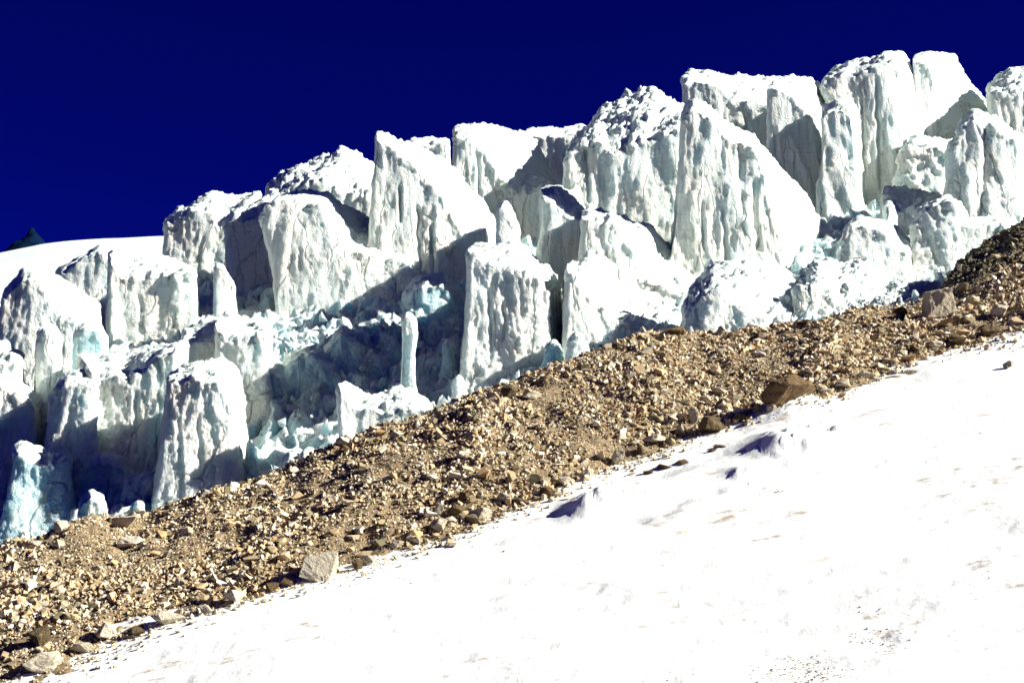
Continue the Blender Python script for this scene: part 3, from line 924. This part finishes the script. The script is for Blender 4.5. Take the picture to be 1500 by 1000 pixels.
boulder(466, 848, 54, 46, M_PALE, 'big pale boulder with a rusty spot and dark left face at the snow edge', blk=True, sink=.16)
boulder(1378, 466, 46, 50, M_PALE, 'blocky cream boulder throwing a dark shadow at the top of the stones', blk=True)
boulder(1160, 592, 86, 66, M_DARK, 'large dark olive-brown boulder half sunk behind a snow bump', npts=22, rnd=True, sink=.30)
boulder(344, 885, 46, 34, M_PALE, 'rounded pinkish boulder with shaded underside at the snow edge')
boulder(243, 918, 52, 30, M_PALE, 'broad flat pale boulder left of the rounded pinkish one')
boulder(60, 985, 76, 36, M_PALE, 'long pale slab lying in the snow edge below the dark green-grey boulder')
boulder(56, 948, 42, 38, M_DARK, 'dark green-grey boulder above the long pale slab')
boulder(188, 806, 44, 28, M_PALE, 'tilted grey boulder with black hollow beneath it just below the peaked pale boulder')
boulder(182, 778, 42, 34, M_PALE, 'peaked pale boulder on the crest near the little ice cone')
boulder(87, 784, 32, 26, M_PALE, 'cream boulder on the crest in front of the blue pit')
boulder(48, 806, 32, 18, M_PALE, 'thin leaning slab on the crest beside the cream boulder of the blue pit')
boulder(16, 838, 38, 20, M_PALE, 'white flat boulder in the stones below the thin leaning slab')
boulder(157, 938, 50, 32, M_PALE, 'pale block with dark shadow between the flat boulder and the long slab')
boulder(1042, 636, 46, 32, M_DARK, 'dark wedge-shaped boulder at the snow edge near the snow slits')
boulder(964, 650, 56, 18, M_PALE, 'long tilted slab pointing at the dark wedge-shaped boulder')
boulder(908, 682, 30, 36, M_PALE, 'upright tan block left of the long tilted slab')
boulder(992, 492, 42, 24, M_DARK, 'dark brown boulder on the crest under the snow mound')
boulder(1059, 494, 28, 22, M_PALE, 'cream boulder on the crest right of the dark brown one')
boulder(780, 584, 46, 18, M_PALE, 'tilted pale slab on the crest below the cracked upright serac')
boulder(746, 584, 26, 28, M_DARK, 'squat dark boulder leaning against the tilted pale slab')
boulder(1212, 578, 28, 22, M_PALE, 'white boulder right of the large dark olive-brown one')
boulder(1408, 506, 44, 24, M_DARK, 'reddish dark boulder at the upper snow edge')
boulder(1452, 494, 38, 24, M_DARK, 'brown boulder with a pale right side at the upper snow edge')
boulder(1468, 468, 36, 26, M_PALE, 'pinkish block above the brown boulder at the upper snow edge')
boulder(1478, 540, 18, 15, M_PALE, 'lone tan stone lying on the upper snow slope', name='stone')
for x, y, w, h in [(952, 694, 24, 12), (972, 688, 34, 14), (1000, 680, 30, 12), (1042, 662, 22, 9), (1060, 655, 34, 11)]:
    boulder(x, y, w, h, M_DARK, 'low dark rock showing through a slit in the snow near the large olive-brown boulder', 'dark rocks in the snow slits', name='rock', sink=.34)
for x, y, w, h, d in [(702, 762, 42, 30, 0), (646, 758, 22, 28, 0), (668, 762, 28, 32, 1), (741, 740, 36, 24, 0), (680, 738, 24, 22, 1), (643, 780, 40, 24, 0),
                      (540, 828, 28, 22, 0), (523, 834, 26, 18, 1), (1017, 622, 20, 32, 0), (1087, 618, 28, 20, 1), (1000, 640, 16, 26, 0), (935, 668, 22, 24, 1),
                      (830, 712, 30, 18, 0), (800, 730, 30, 20, 1), (610, 796, 34, 18, 0), (580, 806, 26, 18, 0), (418, 862, 24, 18, 1), (398, 868, 22, 20, 1),
                      (300, 900, 30, 20, 0), (200, 934, 26, 20, 1), (118, 958, 34, 24, 0), (1270, 556, 32, 16, 0), (1240, 566, 26, 14, 1), (1374, 512, 28, 18, 0),
                      (1345, 516, 34, 14, 1), (1340, 502, 14, 22, 0), (1300, 534, 24, 14, 0), (760, 742, 26, 20, 1), (860, 702, 22, 22, 0), (1130, 604, 18, 16, 0)]:
    boulder(x, y, w, h, M_DARK if d else M_PALE,
            'dark angular rock wedged along the snow edge of the stones' if d else 'pale angular rock lodged along the snow edge of the stones',
            'dark rocks along the snow edge' if d else 'pale rocks along the snow edge', name='rock', npts=13)
for x, y, w, h, d in [(1109, 502, 24, 20, 1), (1321, 466, 28, 22, 1), (1427, 446, 26, 20, 0), (1180, 480, 26, 14, 1), (1235, 474, 22, 14, 0),
                      (722, 586, 22, 18, 0), (690, 596, 18, 14, 1), (300, 728, 20, 14, 0), (505, 664, 22, 16, 1), (560, 634, 18, 14, 0), (850, 534, 20, 14, 0),
                      (905, 512, 20, 16, 1), (640, 608, 18, 14, 0)]:
    boulder(x, y, w, h, M_DARK if d else M_PALE,
            'dark rock sitting on the ice-side crest of the stones' if d else 'pale rock sitting on the ice-side crest of the stones',
            'dark rocks on the crest' if d else 'pale rocks on the crest', name='rock', npts=13)

stone_meshes = [hull_mesh('stone', rand_pts(12, 0.8), M_STONE) for _ in range(14)]
def band_point(px, t):
    u, _ = uv_of(px, np.interp(px, CREST[:, 0], CREST[:, 1]))
    y = np.interp(u, B_U, B_Y) + t * np.interp(u, C_U, C_DY)
    return u * y, y, z_moraine(u, y)

for px in np.concatenate([rng.uniform(0, 520, 22), rng.uniform(520, 1330, 20)]):
    x, y, z = band_point(np.array([px]), np.array([rng.uniform(0.97, 1.12)]))
    s = KP * y[0] * rng.choice([3, 3.5, 4, 5, 6.5])
    o = add_obj('ice_fragment', chunk_meshes[rng.randint(8)])
    o.location = (x[0], y[0], z[0] + 0.4 * s)
    o.scale = (s, s, s * rng.uniform(.6, 1.0))
    o.rotation_euler = tuple(rng.uniform(0, 6.28, 3))
    tag(o, 'small white ice fragment fallen on the ice-side crest of the stones', 'ice fragment', 'ice fragments on the crest of the stones')
NS = 290
sx = rng.uniform(5, 1495, NS); st = np.where(rng.uniform(size=NS) < 0.4, rng.uniform(0.0, 0.22, NS), rng.beta(0.9, 1.1, NS))
X, Y, Z = band_point(sx, st)
for i in range(NS):
    s = KP * Y[i] * rng.choice([5.5, 6.5, 7.5, 9, 10.5, 12])
    o = add_obj('stone', stone_meshes[rng.randint(14)], moraine)
    o.location = (X[i], Y[i], Z[i] + 0.35 * s)
    o.scale = (s * rng.uniform(.9, 1.3), s, s * rng.uniform(.6, .95))
    o.rotation_euler = (rng.uniform(-.4, .4), rng.uniform(-.4, .4), rng.uniform(0, 6.28))

def scatter(X, Y, Z, S, sinkf=0.25, nvar=18, npts=9):
    var = []
    for k in range(nvar):
        me = hull_mesh('tmp', rand_pts(npts, 0.85), M_GRAVEL)
        vv = np.array([v.co for v in me.vertices])
        ff = np.array([p.vertices[:] for p in me.polygons if len(p.vertices) == 3], dtype=np.int64)
        var.append((vv, ff))
        bpy.data.meshes.remove(me)
    VV, FF, off = [], [], 0
    which = rng.randint(nvar, size=len(X))
    for k in range(nvar):
        idx = np.where(which == k)[0]
        if not len(idx): continue
        vv, ff = var[k]
        m_ = len(idx)
        ax = rng.normal(size=(m_, 4)); ax /= np.linalg.norm(ax, axis=1)[:, None]
        w, x, y, z = ax.T
        Rm = np.stack([1 - 2 * (y * y + z * z), 2 * (x * y - z * w), 2 * (x * z + y * w),
                       2 * (x * y + z * w), 1 - 2 * (x * x + z * z), 2 * (y * z - x * w),
                       2 * (x * z - y * w), 2 * (y * z + x * w), 1 - 2 * (x * x + y * y)], 1).reshape(-1, 3, 3)
        sc = S[idx][:, None] * rng.uniform(.7, 1.25, size=(m_, 3))
        loc = vv[None] * sc[:, None, :]
        loc = np.einsum('nij,nkj->nki', Rm, loc)
        loc += np.stack([X[idx], Y[idx], Z[idx] + S[idx] * sinkf], 1)[:, None, :]
        VV.append(loc.reshape(-1, 3))
        FF.append((ff[None] + (off + np.arange(m_) * len(vv))[:, None, None]).reshape(-1, 3))
        off += m_ * len(vv)
    return np.concatenate(VV), np.concatenate(FF)

NG = 66000
gx = rng.uniform(-160, 1700, NG); gt = rng.uniform(-0.16, 1.12, NG)
X, Y, Z = band_point(gx, gt)
clump = fbm(np.stack([X * .5, Y * .5, X * 0], 1) + 8, 3)
S = KP * Y * 2.45 * np.exp(rng.normal(0, 0.42, NG)) * np.clip(1 + 0.9 * clump, .5, 2)
S = np.clip(S, 0.022, 0.19)
stray = gt < 0                                            # a few stones rolled out on to the snow
Z = np.where(stray, np.maximum(Z, z_snow(X / Y, Y)), Z)
keep = ~stray | (rng.uniform(size=NG) < 0.7 * np.exp(gt / 0.06))
X, Y, Z, S = X[keep], Y[keep], Z[keep], S[keep]
gxk, gtk = gx[keep], gt[keep]
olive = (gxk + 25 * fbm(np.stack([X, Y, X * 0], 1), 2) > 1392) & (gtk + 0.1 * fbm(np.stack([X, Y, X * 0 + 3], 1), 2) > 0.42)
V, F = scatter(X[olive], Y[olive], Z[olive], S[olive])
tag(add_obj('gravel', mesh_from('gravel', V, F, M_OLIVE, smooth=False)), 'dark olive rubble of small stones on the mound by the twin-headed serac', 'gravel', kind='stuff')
X, Y, Z, S = X[~olive], Y[~olive], Z[~olive], S[~olive]
V, F = scatter(X, Y, Z, S)
g = add_obj('gravel', mesh_from('gravel', V, F, M_GRAVEL, smooth=False))
tag(g, 'tan and cream rubble of small angular stones covering the moraine', 'gravel', kind='stuff')

# grit melted out on the snow
clusters = [(1175, 985, 28, 12, 300), (1285, 938, 24, 12, 70), (1140, 715, 22, 8, 14), (1430, 860, 6, 12, 10), (1440, 840, 30, 8, 8), (1270, 890, 22, 8, 14), (600, 848, 20, 5, 10),
            (980, 990, 30, 5, 10), (1400, 640, 60, 20, 12), (700, 790, 60, 8, 8)]
gx, gy = [], []
for cx, cy, wx, wy, c in clusters:
    gx += list(rng.normal(cx, wx, c)); gy += list(rng.normal(cy, wy, c))
pts = [ground_hit(a, b) for a, b in zip(gx, gy)]
X = np.array([p.x for p in pts]); Y = np.array([p.y for p in pts]); Z = np.array([p.z for p in pts])
S = KP * Y * rng.uniform(0.8, 2.4, len(X))
V, F = scatter(X, Y, Z, S, sinkf=-0.1)
tag(add_obj('grit', mesh_from('grit', V, F, M_GRAVEL, smooth=False)), 'scattered brown grit melted out on the snow slope', 'grit', kind='stuff')
